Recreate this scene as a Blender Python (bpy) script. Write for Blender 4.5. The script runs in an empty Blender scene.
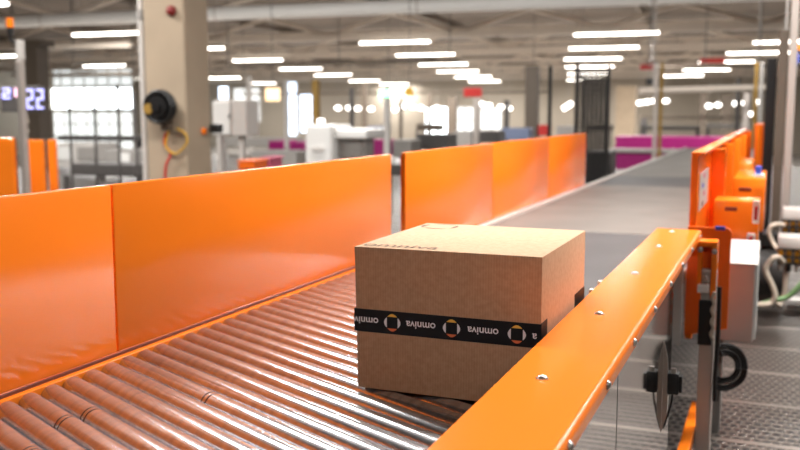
import bpy, bmesh, math, random
from mathutils import Vector, Matrix
random.seed(7)
SC = bpy.context.scene
COL = SC.collection
PI = math.pi

# ------------------------------------------------------------------ camera geometry (800 x 450 frame)
F, CX, CY, CAMZ = 920.0, 400.0, 225.0, 0.60
PITCH = math.atan2(225 - 112, F)
YAW = math.radians(22.186)
Rz = Matrix.Rotation(YAW, 3, 'Z')
FW = Rz @ Vector((0, math.cos(PITCH), -math.sin(PITCH)))
RT = Rz @ Vector((1, 0, 0))
UP = RT.cross(FW)
CAM = Vector((0, 0, CAMZ))

def ray(px, py): return RT * (px - CX) - UP * (py - CY) + FW * F
def at(px, py, d): return CAM + ray(px, py) * (d / F)
def on_z(px, py, z):
    r = ray(px, py); return CAM + r * ((z - CAMZ) / r.z)
def on_x(px, py, x):
    r = ray(px, py); return CAM + r * (x / r.x)
def on_y(px, py, y):
    r = ray(px, py); return CAM + r * (y / r.y)

FLOOR = -0.75      # platform deck
HALL = -4.2        # hall floor below the platform
CEIL = 6.3
BROT = math.radians(3.5)   # the hall is turned a little against the conveyor

# ------------------------------------------------------------------ materials
def new_mat(name):
    m = bpy.data.materials.new(name); m.use_nodes = True
    nt = m.node_tree
    return m, nt, nt.nodes['Principled BSDF']

def srgb(r, g, b):
    f = lambda c: (c / 255 / 12.92) if c / 255 <= 0.04045 else ((c / 255 + 0.055) / 1.055) ** 2.4
    return (f(r), f(g), f(b), 1)

def mat(name, rgb, rough=0.5, metal=0.0, coat=0.0, var=0.0, scale=8.0, bump=0.0, bscale=60.0, spec=0.5):
    m, nt, b = new_mat(name)
    c = srgb(*rgb)
    b.inputs['Base Color'].default_value = c
    b.inputs['Roughness'].default_value = rough
    b.inputs['Metallic'].default_value = metal
    b.inputs['Coat Weight'].default_value = coat
    b.inputs['Coat Roughness'].default_value = 0.15
    b.inputs['Specular IOR Level'].default_value = spec
    tc = nt.nodes.new('ShaderNodeTexCoord')
    if var > 0:
        n = nt.nodes.new('ShaderNodeTexNoise'); n.inputs['Scale'].default_value = scale
        n.inputs['Detail'].default_value = 4
        nt.links.new(tc.outputs['Object'], n.inputs['Vector'])
        mx = nt.nodes.new('ShaderNodeMix'); mx.data_type = 'RGBA'
        mx.inputs['A'].default_value = tuple(x * (1 - var) for x in c[:3]) + (1,)
        mx.inputs['B'].default_value = tuple(min(1, x * (1 + var)) for x in c[:3]) + (1,)
        nt.links.new(n.outputs['Fac'], mx.inputs['Factor'])
        nt.links.new(mx.outputs['Result'], b.inputs['Base Color'])
    if bump > 0:
        n2 = nt.nodes.new('ShaderNodeTexNoise'); n2.inputs['Scale'].default_value = bscale
        nt.links.new(tc.outputs['Object'], n2.inputs['Vector'])
        bp = nt.nodes.new('ShaderNodeBump'); bp.inputs['Strength'].default_value = bump
        bp.inputs['Distance'].default_value = 0.002
        nt.links.new(n2.outputs['Fac'], bp.inputs['Height'])
        nt.links.new(bp.outputs['Normal'], b.inputs['Normal'])
    return m

def emit(name, rgb, strength):
    m, nt, b = new_mat(name)
    b.inputs['Base Color'].default_value = (0.8, 0.8, 0.8, 1)
    b.inputs['Emission Color'].default_value = srgb(*rgb)
    b.inputs['Emission Strength'].default_value = strength
    return m

M = {}
M['orange'] = mat('orange_powder_coat', (250, 127, 30), 0.2, coat=0.0, var=0.04, spec=0.5, scale=3, bump=0.05, bscale=400)
M['orange_dark'] = mat('deep_or_shaded_orange', (242, 108, 14), 0.38, var=0.05)
M['gap_shade'] = mat('gap_shade_brown', (96, 40, 20), 0.7, var=0.1)
M['seam'] = mat('seam_shadow_gap', (120, 42, 12), 0.6, var=0.1)
M['white'] = mat('white_enamel', (228, 226, 222), 0.4, var=0.03)
M['offwhite'] = mat('grey_white_enamel', (196, 190, 184), 0.45, var=0.03)
M['grey'] = mat('mid_grey_paint', (150, 145, 140), 0.5, var=0.05)
M['dgrey'] = mat('dark_grey_paint', (72, 68, 66), 0.5, var=0.08)
M['black'] = mat('black_plastic', (24, 23, 23), 0.4, var=0.1)
M['brown'] = mat('brown_grey_paint', (96, 84, 72), 0.6, var=0.08)
M['magenta'] = mat('magenta_belt_side', (172, 24, 118), 0.45, var=0.08)
M['pink'] = mat('pink_crate_plastic', (200, 90, 120), 0.5, var=0.05)
M['red'] = mat('red_plastic', (190, 30, 24), 0.45, var=0.06)
M['dred'] = mat('dark_red_plastic', (120, 22, 18), 0.5, var=0.06)
M['bluegrey'] = mat('blue_grey_paint', (104, 114, 140), 0.5, var=0.06)
M['blue'] = mat('blue_plastic', (60, 84, 190), 0.45, var=0.06)
M['yellow'] = mat('yellow_paint', (206, 158, 40), 0.5, var=0.08)
M['ochre'] = mat('ochre_post_paint', (150, 116, 48), 0.55, var=0.1)
M['green'] = mat('green_cable', (112, 146, 96), 0.45, var=0.06)
M['beige'] = mat('beige_cable', (204, 188, 170), 0.5, var=0.05)
M['brass'] = mat('brass_fitting', (214, 150, 50), 0.28, metal=1.0, var=0.05)
M['steel'] = mat('brushed_steel', (196, 190, 184), 0.28, metal=1.0, var=0.06, scale=20)
M['alu'] = mat('aluminium_profile', (196, 186, 178), 0.42, metal=0.6, var=0.04)
M['ring'] = mat('worn_roller_groove', (92, 58, 40), 0.5, metal=0.7, var=0.2)
M['trussp'] = mat('truss_paint', (206, 194, 180), 0.6, var=0.06, scale=1)
M['ink'] = mat('brown_print_ink', (104, 74, 52), 0.8, var=0.05)
M['inkw'] = mat('white_print', (248, 246, 250), 0.5, var=0.03)
M['inky'] = mat('yellow_print', (250, 196, 80), 0.5, var=0.03)
M['inkr'] = mat('orange_red_print', (236, 124, 74), 0.5, var=0.03)
M['tape'] = mat('black_packing_tape', (20, 20, 23), 0.5, var=0.08, scale=30, spec=.2)
M['lamp'] = emit('lamp_diffuser', (255, 248, 238), 10)
M['lampdim'] = emit('distant_lamp_diffuser', (255, 250, 244), 4.5)
M['greenlit'] = emit('green_exit_light', (120, 255, 190), 2.2)
M['warmlit'] = emit('warm_amber_light', (255, 205, 120), 1.6)
M['ledblue'] = emit('blue_led_digits', (70, 84, 255), 1.3)
M['ledpink'] = emit('pink_led_digits', (255, 90, 190), 1.2)
M['pane'] = emit('bright_window_pane', (240, 250, 255), 9)
M['paneblue'] = emit('bluish_window_pane', (205, 228, 255), 3)
M['panedim'] = emit('pale_window_pane', (236, 244, 244), 1.0)

M['panelow'] = emit('hazy_window_pane', (232, 238, 236), 1.6)
def mirror_mat():
    m, nt, b = new_mat('polished_sheet_steel')
    b.inputs['Base Color'].default_value = srgb(214, 210, 206)
    b.inputs['Metallic'].default_value = 1; b.inputs['Roughness'].default_value = 0.06
    tc = nt.nodes.new('ShaderNodeTexCoord'); n = nt.nodes.new('ShaderNodeTexNoise')
    n.inputs['Scale'].default_value = 2.2
    nt.links.new(tc.outputs['Object'], n.inputs['Vector'])
    bp = nt.nodes.new('ShaderNodeBump'); bp.inputs['Strength'].default_value = 0.05
    nt.links.new(n.outputs['Fac'], bp.inputs['Height']); nt.links.new(bp.outputs['Normal'], b.inputs['Normal'])
    return m
M['mirror'] = mirror_mat()

def roller_mat():
    m, nt, b = new_mat('zinc_roller_tube')
    b.inputs['Metallic'].default_value = 0.88; b.inputs['Roughness'].default_value = 0.24
    tc = nt.nodes.new('ShaderNodeTexCoord')
    mp = nt.nodes.new('ShaderNodeMapping'); mp.inputs['Scale'].default_value = (60, 3, 3)
    oi = nt.nodes.new('ShaderNodeObjectInfo')
    nt.links.new(tc.outputs['Object'], mp.inputs['Vector']); 
    n = nt.nodes.new('ShaderNodeTexNoise'); n.noise_dimensions = '4D'; n.inputs['Scale'].default_value = 1; n.inputs['Detail'].default_value = 6
    mu = nt.nodes.new('ShaderNodeMath'); mu.operation = 'MULTIPLY'; mu.inputs[1].default_value = 50
    nt.links.new(oi.outputs['Random'], mu.inputs[0]); nt.links.new(mu.outputs[0], n.inputs['W'])
    nt.links.new(mp.outputs['Vector'], n.inputs['Vector'])
    r = nt.nodes.new('ShaderNodeValToRGB')
    r.color_ramp.elements[0].position = 0.25; r.color_ramp.elements[0].color = srgb(168, 164, 164)
    r.color_ramp.elements[1].position = 0.6; r.color_ramp.elements[1].color = srgb(206, 206, 208)
    nt.links.new(n.outputs['Fac'], r.inputs['Fac']); nt.links.new(r.outputs['Color'], b.inputs['Base Color'])
    mr = nt.nodes.new('ShaderNodeMapRange'); mr.inputs['To Min'].default_value = 0.30; mr.inputs['To Max'].default_value = 0.17
    nt.links.new(n.outputs['Fac'], mr.inputs['Value']); nt.links.new(mr.outputs['Result'], b.inputs['Roughness'])
    return m
M['roller'] = roller_mat()

def cardboard():
    m, nt, b = new_mat('brown_corrugated_board')
    b.inputs['Roughness'].default_value = 0.75; b.inputs['Specular IOR Level'].default_value = 0.25
    tc = nt.nodes.new('ShaderNodeTexCoord')
    n = nt.nodes.new('ShaderNodeTexNoise'); n.inputs['Scale'].default_value = 90; n.inputs['Detail'].default_value = 6
    nt.links.new(tc.outputs['Object'], n.inputs['Vector'])
    w = nt.nodes.new('ShaderNodeTexWave'); w.inputs['Scale'].default_value = 55; w.inputs['Distortion'].default_value = 0.6
    nt.links.new(tc.outputs['Object'], w.inputs['Vector'])
    ad = nt.nodes.new('ShaderNodeMath'); ad.operation = 'MULTIPLY_ADD'; ad.inputs[1].default_value = 0.22
    nt.links.new(w.outputs['Fac'], ad.inputs[0]); nt.links.new(n.outputs['Fac'], ad.inputs[2])
    r = nt.nodes.new('ShaderNodeValToRGB')
    r.color_ramp.elements[0].position = 0.3; r.color_ramp.elements[0].color = srgb(184, 148, 116)
    r.color_ramp.elements[1].position = 0.85; r.color_ramp.elements[1].color = srgb(202, 168, 136)
    nt.links.new(ad.outputs[0], r.inputs['Fac']); nt.links.new(r.outputs['Color'], b.inputs['Base Color'])
    bp = nt.nodes.new('ShaderNodeBump'); bp.inputs['Strength'].default_value = 0.06; bp.inputs['Distance'].default_value = 0.001
    nt.links.new(ad.outputs[0], bp.inputs['Height']); nt.links.new(bp.outputs['Normal'], b.inputs['Normal'])
    return m
M['card'] = cardboard()

def belt_mat(name, rgb, rough):
    m, nt, b = new_mat(name)
    b.inputs['Roughness'].default_value = rough; b.inputs['Specular IOR Level'].default_value = 0.25
    tc = nt.nodes.new('ShaderNodeTexCoord')
    w = nt.nodes.new('ShaderNodeTexWave'); w.bands_direction = 'Y'; w.inputs['Scale'].default_value = 9; w.inputs['Distortion'].default_value = 0.4
    nt.links.new(tc.outputs['Object'], w.inputs['Vector'])
    n = nt.nodes.new('ShaderNodeTexNoise'); n.inputs['Scale'].default_value = 2.5
    nt.links.new(tc.outputs['Object'], n.inputs['Vector'])
    ad = nt.nodes.new('ShaderNodeMath'); ad.operation = 'MULTIPLY_ADD'; ad.inputs[1].default_value = 0.25
    nt.links.new(w.outputs['Fac'], ad.inputs[0]); nt.links.new(n.outputs['Fac'], ad.inputs[2])
    c = srgb(*rgb)
    r = nt.nodes.new('ShaderNodeValToRGB')
    r.color_ramp.elements[0].position = 0.3; r.color_ramp.elements[0].color = tuple(x * .85 for x in c[:3]) + (1,)
    r.color_ramp.elements[1].position = 0.9; r.color_ramp.elements[1].color = tuple(x * 1.15 for x in c[:3]) + (1,)
    nt.links.new(ad.outputs[0], r.inputs['Fac']); nt.links.new(r.outputs['Color'], b.inputs['Base Color'])
    return m
M['belt'] = belt_mat('grey_belt', (114, 109, 104), 0.6)
M['belt_dark'] = belt_mat('dark_grey_belt', (84, 82, 82), 0.55)

def deck_mat():
    """perforated anti-slip steel planks"""
    m, nt, b = new_mat('perforated_steel_planks')
    L = nt.links
    tc = nt.nodes.new('ShaderNodeTexCoord'); sp = nt.nodes.new('ShaderNodeSeparateXYZ')
    L.new(tc.outputs['Object'], sp.inputs[0])
    def math_(op, a, bb=None, c=None):
        n = nt.nodes.new('ShaderNodeMath'); n.operation = op
        for i, v in enumerate((a, bb, c)):
            if v is None: continue
            if isinstance(v, (int, float)): n.inputs[i].default_value = v
            else: L.new(v, n.inputs[i])
        return n.outputs[0]
    X, Y = sp.outputs[0], sp.outputs[1]
    v = math_('DIVIDE', Y, 0.056)
    row = math_('FLOOR', v)
    u = math_('ADD', math_('DIVIDE', X, 0.038), math_('MULTIPLY', row, 0.5))
    fu = math_('SUBTRACT', math_('FRACT', u), 0.5)
    fv = math_('SUBTRACT', math_('FRACT', v), 0.5)
    du = math_('MULTIPLY', fu, 0.038); dv = math_('MULTIPLY', fv, 0.042)
    d = math_('SQRT', math_('ADD', math_('MULTIPLY', du, du), math_('MULTIPLY', dv, dv)))
    # flat flange strip of each plank
    pl = math_('ABSOLUTE', math_('SUBTRACT', math_('FRACT', math_('DIVIDE', Y, 0.560)), 0.5))
    flange = math_('GREATER_THAN', pl, 0.462)
    hole = math_('MULTIPLY', math_('LESS_THAN', d, 0.015), math_('SUBTRACT', 1.0, flange))
    rim = nt.nodes.new('ShaderNodeMapRange'); rim.inputs['From Min'].default_value = 0.0135; rim.inputs['From Max'].default_value = 0.019
    rim.inputs['To Min'].default_value = 1; rim.inputs['To Max'].default_value = 0
    L.new(d, rim.inputs['Value'])
    hgt = math_('SUBTRACT', math_('MULTIPLY', rim.outputs['Result'], math_('SUBTRACT', 1.0, flange)), math_('MULTIPLY', hole, 1.0))
    n = nt.nodes.new('ShaderNodeTexNoise'); n.inputs['Scale'].default_value = 3
    L.new(tc.outputs['Object'], n.inputs['Vector'])
    r = nt.nodes.new('ShaderNodeValToRGB')
    r.color_ramp.elements[0].color = srgb(112, 102, 95); r.color_ramp.elements[1].color = srgb(152, 142, 134)
    L.new(n.outputs['Fac'], r.inputs['Fac'])
    mx = nt.nodes.new('ShaderNodeMix'); mx.data_type = 'RGBA'
    fx = nt.nodes.new('ShaderNodeMix'); fx.data_type = 'RGBA'; L.new(flange, fx.inputs['Factor'])
    L.new(r.outputs['Color'], fx.inputs['A']); fx.inputs['B'].default_value = srgb(168, 158, 149)
    L.new(hole, mx.inputs['Factor']); L.new(fx.outputs['Result'], mx.inputs['A']); mx.inputs['B'].default_value = srgb(28, 26, 25)
    L.new(mx.outputs['Result'], b.inputs['Base Color'])
    me = math_('MULTIPLY', math_('SUBTRACT', 1.0, hole), 0.75)
    L.new(me, b.inputs['Metallic'])
    b.inputs['Roughness'].default_value = 0.42
    bp = nt.nodes.new('ShaderNodeBump'); bp.inputs['Strength'].default_value = 0.7; bp.inputs['Distance'].default_value = 0.006
    L.new(hgt, bp.inputs['Height']); L.new(bp.outputs['Normal'], b.inputs['Normal'])
    return m
M['deck'] = deck_mat()
M['concrete'] = mat('raw_concrete', (164, 146, 124), 0.8, var=0.14, scale=2.5, bump=0.2, bscale=30)
M['hallfloor'] = mat('hall_concrete_floor', (176, 170, 164), 0.35, var=0.1, scale=.4)
M['backwall'] = mat('beige_sandwich_wall', (160, 149, 134), 0.7, var=0.06, scale=.3)
def deck_ceiling():
    m, nt, b = new_mat('corrugated_roof_deck')
    b.inputs['Roughness'].default_value = 0.7
    tc = nt.nodes.new('ShaderNodeTexCoord')
    w = nt.nodes.new('ShaderNodeTexWave'); w.bands_direction = 'X'; w.inputs['Scale'].default_value = 1.2
    nt.links.new(tc.outputs['Object'], w.inputs['Vector'])
    n = nt.nodes.new('ShaderNodeTexNoise'); n.inputs['Scale'].default_value = .25; nt.links.new(tc.outputs['Object'], n.inputs['Vector'])
    ad = nt.nodes.new('ShaderNodeMath'); ad.operation = 'MULTIPLY_ADD'; ad.inputs[1].default_value = 0.3
    nt.links.new(w.outputs['Fac'], ad.inputs[0]); nt.links.new(n.outputs['Fac'], ad.inputs[2])
    r = nt.nodes.new('ShaderNodeValToRGB')
    r.color_ramp.elements[0].position = .3; r.color_ramp.elements[0].color = srgb(84, 73, 63)
    r.color_ramp.elements[1].position = .9; r.color_ramp.elements[1].color = srgb(112, 99, 87)
    nt.links.new(ad.outputs[0], r.inputs['Fac']); nt.links.new(r.outputs['Color'], b.inputs['Base Color'])
    return m
M['roofdeck'] = deck_ceiling()

# ------------------------------------------------------------------ mesh helpers
class MB:
    """collects shapes and links them as ONE mesh object"""
    def __init__(self): self.bm = bmesh.new()
    def box(self, x0, x1, y0, y1, z0, z1, bev=0.0, rot=None, piv=None):
        t = bmesh.new(); bmesh.ops.create_cube(t, size=1)
        for v in t.verts:
            v.co = Vector(((v.co.x + .5) * (x1 - x0) + x0, (v.co.y + .5) * (y1 - y0) + y0, (v.co.z + .5) * (z1 - z0) + z0))
        if bev > 0:
            bmesh.ops.bevel(t, geom=list(t.edges), offset=bev, segments=2, affect='EDGES', profile=0.5)
        if rot is not None:
            p = piv or Vector(((x0 + x1) / 2, (y0 + y1) / 2, (z0 + z1) / 2))
            for v in t.verts: v.co = rot @ (v.co - p) + p
        return self._merge(t)
    def _merge(self, t):
        me = bpy.data.meshes.new('tmp'); t.to_mesh(me); t.free()
        self.bm.from_mesh(me); bpy.data.meshes.remove(me)
        return self
    def cyl(self, a, b, r, n=16, r2=None):
        a, b = Vector(a), Vector(b); ax = b - a
        t = bmesh.new()
        bmesh.ops.create_cone(t, cap_ends=True, segments=n, radius1=r, radius2=r if r2 is None else r2, depth=ax.length)
        q = Vector((0, 0, 1)).rotation_difference(ax.normalized()).to_matrix()
        for v in t.verts: v.co = q @ v.co + (a + b) / 2
        return self._merge(t)
    def sphere(self, c, r, sc=(1, 1, 1), n=12):
        t = bmesh.new(); bmesh.ops.create_uvsphere(t, u_segments=n, v_segments=max(6, n // 2), radius=r)
        for v in t.verts: v.co = Vector((v.co.x * sc[0], v.co.y * sc[1], v.co.z * sc[2])) + Vector(c)
        return self._merge(t)
    def tube(self, pts, r, n=8, steps=6):
        P = [Vector(p) for p in pts]
        out = []
        for i in range(len(P) - 1):
            p0, p1, p2, p3 = P[max(i - 1, 0)], P[i], P[i + 1], P[min(i + 2, len(P) - 1)]
            for k in range(steps):
                t = k / steps
                out.append(0.5 * ((2 * p1) + (p2 - p0) * t + (2 * p0 - 5 * p1 + 4 * p2 - p3) * t * t + (3 * p1 - p0 - 3 * p2 + p3) * t ** 3))
        out.append(P[-1])
        rings = []
        nrm = None
        for i, p in enumerate(out):
            tan = (out[min(i + 1, len(out) - 1)] - out[max(i - 1, 0)]).normalized()
            if nrm is None:
                nrm = tan.orthogonal().normalized()
            nrm = (nrm - tan * nrm.dot(tan)).normalized(); bn = tan.cross(nrm)
            rings.append([self.bm.verts.new(p + (nrm * math.cos(2 * PI * k / n) + bn * math.sin(2 * PI * k / n)) * r) for k in range(n)])
        for a, b in zip(rings, rings[1:]):
            for k in range(n): self.bm.faces.new((a[k], a[(k + 1) % n], b[(k + 1) % n], b[k]))
        self.bm.faces.new(rings[0][::-1]); self.bm.faces.new(rings[-1])
        return self
    def prism(self, prof, axis, a0, a1):
        """profile of 2D points swept along an axis ('x','y' or 'z')"""
        def mk(p, a): return {'y': (p[0], a, p[1]), 'x': (a, p[0], p[1]), 'z': (p[0], p[1], a)}[axis]
        A = [self.bm.verts.new(mk(p, a0)) for p in prof]; B = [self.bm.verts.new(mk(p, a1)) for p in prof]
        n = len(prof)
        for i in range(n): self.bm.faces.new((A[i], A[(i + 1) % n], B[(i + 1) % n], B[i]))
        self.bm.faces.new(A[::-1]); self.bm.faces.new(B)
        return self
    def lathe(self, prof, axis_a, axis_dir, n=24):
        a = Vector(axis_a); d = Vector(axis_dir).normalized(); u = d.orthogonal().normalized(); w = d.cross(u)
        rings = []
        for (s, r) in prof:
            rings.append([self.bm.verts.new(a + d * s + (u * math.cos(2 * PI * k / n) + w * math.sin(2 * PI * k / n)) * r) for k in range(n)])
        for p, q in zip(rings, rings[1:]):
            for k in range(n): self.bm.faces.new((p[k], p[(k + 1) % n], q[(k + 1) % n], q[k]))
        self.bm.faces.new(rings[0][::-1]); self.bm.faces.new(rings[-1])
        return self
    def build(self, name, m, parent=None, smooth=None, origin=None):
        bmesh.ops.recalc_face_normals(self.bm, faces=list(self.bm.faces))
        me = bpy.data.meshes.new(name)
        o = bpy.data.objects.new(name, me)
        if origin is not None:
            for v in self.bm.verts: v.co -= Vector(origin)
            o.location = origin
        self.bm.to_mesh(me); self.bm.free()
        me.materials.append(m)
        if smooth is not None:
            for p in me.polygons: p.use_smooth = True
            try: me.set_sharp_from_angle(angle=math.radians(smooth))
            except Exception: pass
        COL.objects.link(o)
        if parent is not None:
            o.parent = parent
            if origin is None:
                o.location = -parent.location       # geometry above is written in world coordinates
            else:
                o.location = Vector(origin) - parent.location
        return o

def tag(o, label, cat, group=None, kind='thing'):
    o['label'] = label; o['category'] = cat
    if group: o['group'] = group
    if kind: o['kind'] = kind
    return o

def thing(name, label, cat, loc=(0, 0, 0), group=None):
    o = bpy.data.objects.new(name, None); o.empty_display_size = 0.1
    COL.objects.link(o); o.location = loc
    return tag(o, label, cat, group)

def struct(o): o['kind'] = 'structure'; return o

# ------------------------------------------------------------------ camera
cd = bpy.data.cameras.new('camera'); cam = bpy.data.objects.new('camera', cd); COL.objects.link(cam)
cd.sensor_width = 36; cd.lens = 36 * F / 800; cd.clip_end = 500; cd.clip_start = 0.02
mw = Matrix((RT, UP, -FW)).transposed().to_4x4(); mw.translation = CAM
cam.matrix_world = mw
cd.dof.use_dof = True; cd.dof.focus_distance = 1.86; cd.dof.aperture_fstop = 3.6; cd.dof.aperture_blades = 0
SC.camera = cam

# ------------------------------------------------------------------ the hall
BM_ = Matrix.Rotation(BROT, 3, 'Z')
def bl(x, y, z): return BM_ @ Vector((x, y, z))
def hall_box(x0, x1, y0, y1, z0, z1, mb=None, bev=0):
    """box in the hall's own axes"""
    mb = mb or MB()
    mb.box(x0, x1, y0, y1, z0, z1, bev, rot=BM_, piv=Vector((0, 0, 0)))
    return mb
struct(MB().box(-17, 9, -8, 25, FLOOR - 0.05, FLOOR).build('floor', M['deck']))
struct(hall_box(-75, 42, -32, 118, HALL - .2, HALL).build('floor_hall', M['hallfloor']))
struct(hall_box(-75, 42, -32, 118, CEIL, CEIL + .2).build('ceiling', M['roofdeck']))
struct(hall_box(-75, 42, 112, 112.3, HALL, CEIL).build('wall_back', M['backwall']))
struct(hall_box(-75, -74.7, -32, 112, HALL, CEIL).build('wall_left', M['backwall']))
struct(hall_box(41.7, 42, -32, 112, HALL, CEIL).build('wall_right', M['backwall']))
struct(hall_box(-75, 42, -32, -31.7, HALL, CEIL).build('wall_front', M['backwall']))

def window(idx, px0, px1, py0, py1, d, pm, nx, ny, label):
    a = at(px0, py0, d); b = at(px1, py1, d)
    fr = MB(); pn = MB()
    dirv = BM_ @ Vector((1, 0, 0)); nrm = BM_ @ Vector((0, 1, 0))
    w = (b - a).dot(dirv)
    yb = (BM_.transposed() @ ((a + b) / 2)).y; x0 = (BM_.transposed() @ a).x; x1 = (BM_.transposed() @ b).x
    z1, z0 = a.z, b.z
    t = 0.07
    hall_box(x0, x1, yb + .03, yb + .06, z0, z1, pn)
    for i in range(nx + 1):
        x = x0 + (x1 - x0) * i / nx
        hall_box(x - t, x + t, yb - .1, yb + .1, z0 - t, z1 + t, fr)
    for j in range(ny + 1):
        z = z0 + (z1 - z0) * j / ny
        hall_box(x0 - t, x1 + t, yb - .09, yb + .09, z - t, z + t, fr)
    f = struct(fr.build('window_%d' % idx, M['offwhite']))
    pn.build('pane', pm, f)
    return f
D = 111.0
window(1, 38, 142, 88, 109, 108, M['pane'], 7, 1, '')
window(2, 38, 142, 68, 86, 108, M['panedim'], 7, 2, '')
window(3, 44, 142, 112, 148, 108, M['panelow'], 7, 3, '')
window(4, 286, 297, 82, 136, 104, M['paneblue'], 1, 3, '')
window(5, 300, 315, 94, 133, 104, M['paneblue'], 1, 2, '')
window(6, 425, 448, 107, 136, 101, M['pane'], 2, 2, '')
window(7, 456, 474, 107, 134, 101, M['panedim'], 2, 2, '')
window(8, 480, 502, 108, 130, 101, M['panedim'], 2, 1, '')
window(9, 640, 737, 121, 133, 108, M['panedim'], 7, 1, '')
window(10, 232, 262, 88, 122, 105, M['panedim'], 2, 2, '')

# roof trusses every 12 m across the hall
ords = ['nearest', 'second nearest', 'third nearest', 'fourth nearest', 'fifth nearest', 'sixth nearest', 'seventh nearest', 'eighth nearest', 'ninth nearest']
def truss(y, i):
    z0, z1 = 4.35, 5.66
    r = thing('roof_truss', 'pale steel roof truss across the hall, %s to the camera' % ords[i], 'roof truss', bl(-16, y, z0), 'roof trusses')
    hall_box(-72, 41, y - .16, y + .16, z0, z0 + .32).build('bottom_chord', M['trussp'], r)
    hall_box(-72, 41, y - .2, y + .2, z1, z1 + .3).build('top_chord', M['trussp'], r)
    x, s = -70.0, 0
    k = 0
    while x < 38:
        m = MB(); a, b = ((z0 + .3, z1) if k % 2 == 0 else (z1, z0 + .3))
        m.cyl(bl(x, y, a), bl(x + 3.6, y, b), .10, 8); m.build('diagonal', M['trussp'], r)
        x += 3.6; k += 1
for i, y in enumerate((34, 46, 58, 70, 82, 94, 106)): truss(y, i)
dct = thing('ventilation_duct', 'long pale round duct crossing the top of the picture under the roof', 'duct', bl(-16, 31.5, 4.55))
MB().cyl(bl(-60, 31.5, 4.30), bl(40, 31.5, 4.30), .25, 20).build('pipe', M['white'], dct, smooth=40)
for x in range(-58, 40, 8):
    MB().lathe([(0, .27), (.08, .27)], bl(x, 31.5, 4.30), bl(1, 0, 0), 20).build('joint_ring', M['offwhite'], dct, smooth=40)
    MB().cyl(bl(x + .04, 31.5, 4.5), bl(x + .04, 31.5, CEIL - .03), .015, 6).build('hanger_rod', M['grey'], dct)
# purlins running along the hall
for i in range(9):
    x = -64 + i * 12
    tag(hall_box(x - .15, x + .15, 8, 111, 5.98, 6.28).build('roof_purlin', M['brown']), 'dark roof purlin running lengthwise under the ceiling', 'purlin', 'roof purlins', 'structure')

# long strip lamps hanging under the roof : pixel centre -> point on the lamp plane
LZ = 4.1
rows = {
    'the leftmost row, left of the concrete pillar': [(18, 56), (104, 66), (176, 73.5), (224, 78), (262, 83.5), (300, 86.5)],
    'the row passing behind the concrete pillar': [(-38, 6), (107.5, 34), (194, 49), (257.5, 60.5), (300.5, 69), (333, 75), (364.5, 81), (394, 84)],
    'the row ending above the red sign': [(394.5, 42.5), (425, 55), (443, 64.5), (457.5, 71.5), (473, 77), (484.5, 81.5)],
    'the row above the black mesh fence': [(616, 34), (603.5, 48), (593, 59), (589.5, 67), (588, 74), (584, 80)],
    'the row above the magenta conveyor': [(793, 42), (760, 53), (726.5, 62), (706.5, 70), (683.5, 76)],
}
def strip_lamp(c, length, label):
    r = thing('strip_lamp', label, 'lamp', c, 'strip lamps under the hall roof')
    m = MB().box(c.x - length / 2, c.x + length / 2, c.y - .055, c.y + .055, c.z - .04, c.z + .05, .02, rot=BM_, piv=c); m.build('diffuser', M['lamp'], r)
    m = MB().box(c.x - length / 2, c.x + length / 2, c.y - .05, c.y + .05, c.z + .05, c.z + .11, 0, rot=BM_, piv=c); m.build('housing', M['offwhite'], r)
    for s in (-.4, .4):
        p = c + BM_ @ Vector((s * length, 0, .11))
        MB().cyl(p, (p.x, p.y, CEIL - .03), .015, 6).build('suspension_rod', M['grey'], r)
LAMPS = []
for name, lst in rows.items():
    for i, (px, py) in enumerate(lst):
        c = on_z(px, py, LZ)
        LAMPS.append(c)
        strip_lamp(c, 3.75, '%s white strip lamp in %s' % (ords[i], name))

def area(name, loc, sx, sy, power, col=(1, .975, .94), aim=None):
    ld = bpy.data.lights.new(name, 'AREA'); ld.shape = 'RECTANGLE'; ld.size = sx; ld.size_y = sy
    ld.energy = power; ld.color = col
    o = bpy.data.objects.new(name, ld); COL.objects.link(o); o.location = loc
    if aim is not None:
        o.rotation_euler = (Vector(aim) - Vector(loc)).to_track_quat('-Z', 'Y').to_euler()
    return o
# the lamp rows go on outside the picture, with unseen fill lights added
for c in LAMPS:
    lo = area('strip_lamp_light', (c.x, c.y, c.z - .06), 3.6, .1, 1250); lo.rotation_euler.z = BROT
for x in (-18, -9, 0, 8):
    area('duct_fill_light', (x, 20, 3.6), 3, .3, 330, aim=(x - 1.5, 31.5, 4.4))  # unseen fill lights added to brighten the duct
P_ = 520
for (x, y) in ((-9, 24), (1.5, 22), (-7, 13), (3.0, 12), (-5.6, 4.6), (2.4, 4.9), (-.6, 4.4), (-9.5, 6.5), (-13, 10), (9, 14), (2.3, -3.6)):  # some added as fill: behind the camera, above the box, toward pillar and cabinets
    area('hall_lamp_and_fill', (x, y, LZ), 3.75, .3, P_ * {4.4: .98, 4.6: .6, 4.9: .55, 6.5: 1.0, 10: 1.2, 13: 1.0, -3.6: .42}.get(y, .6))

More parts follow.
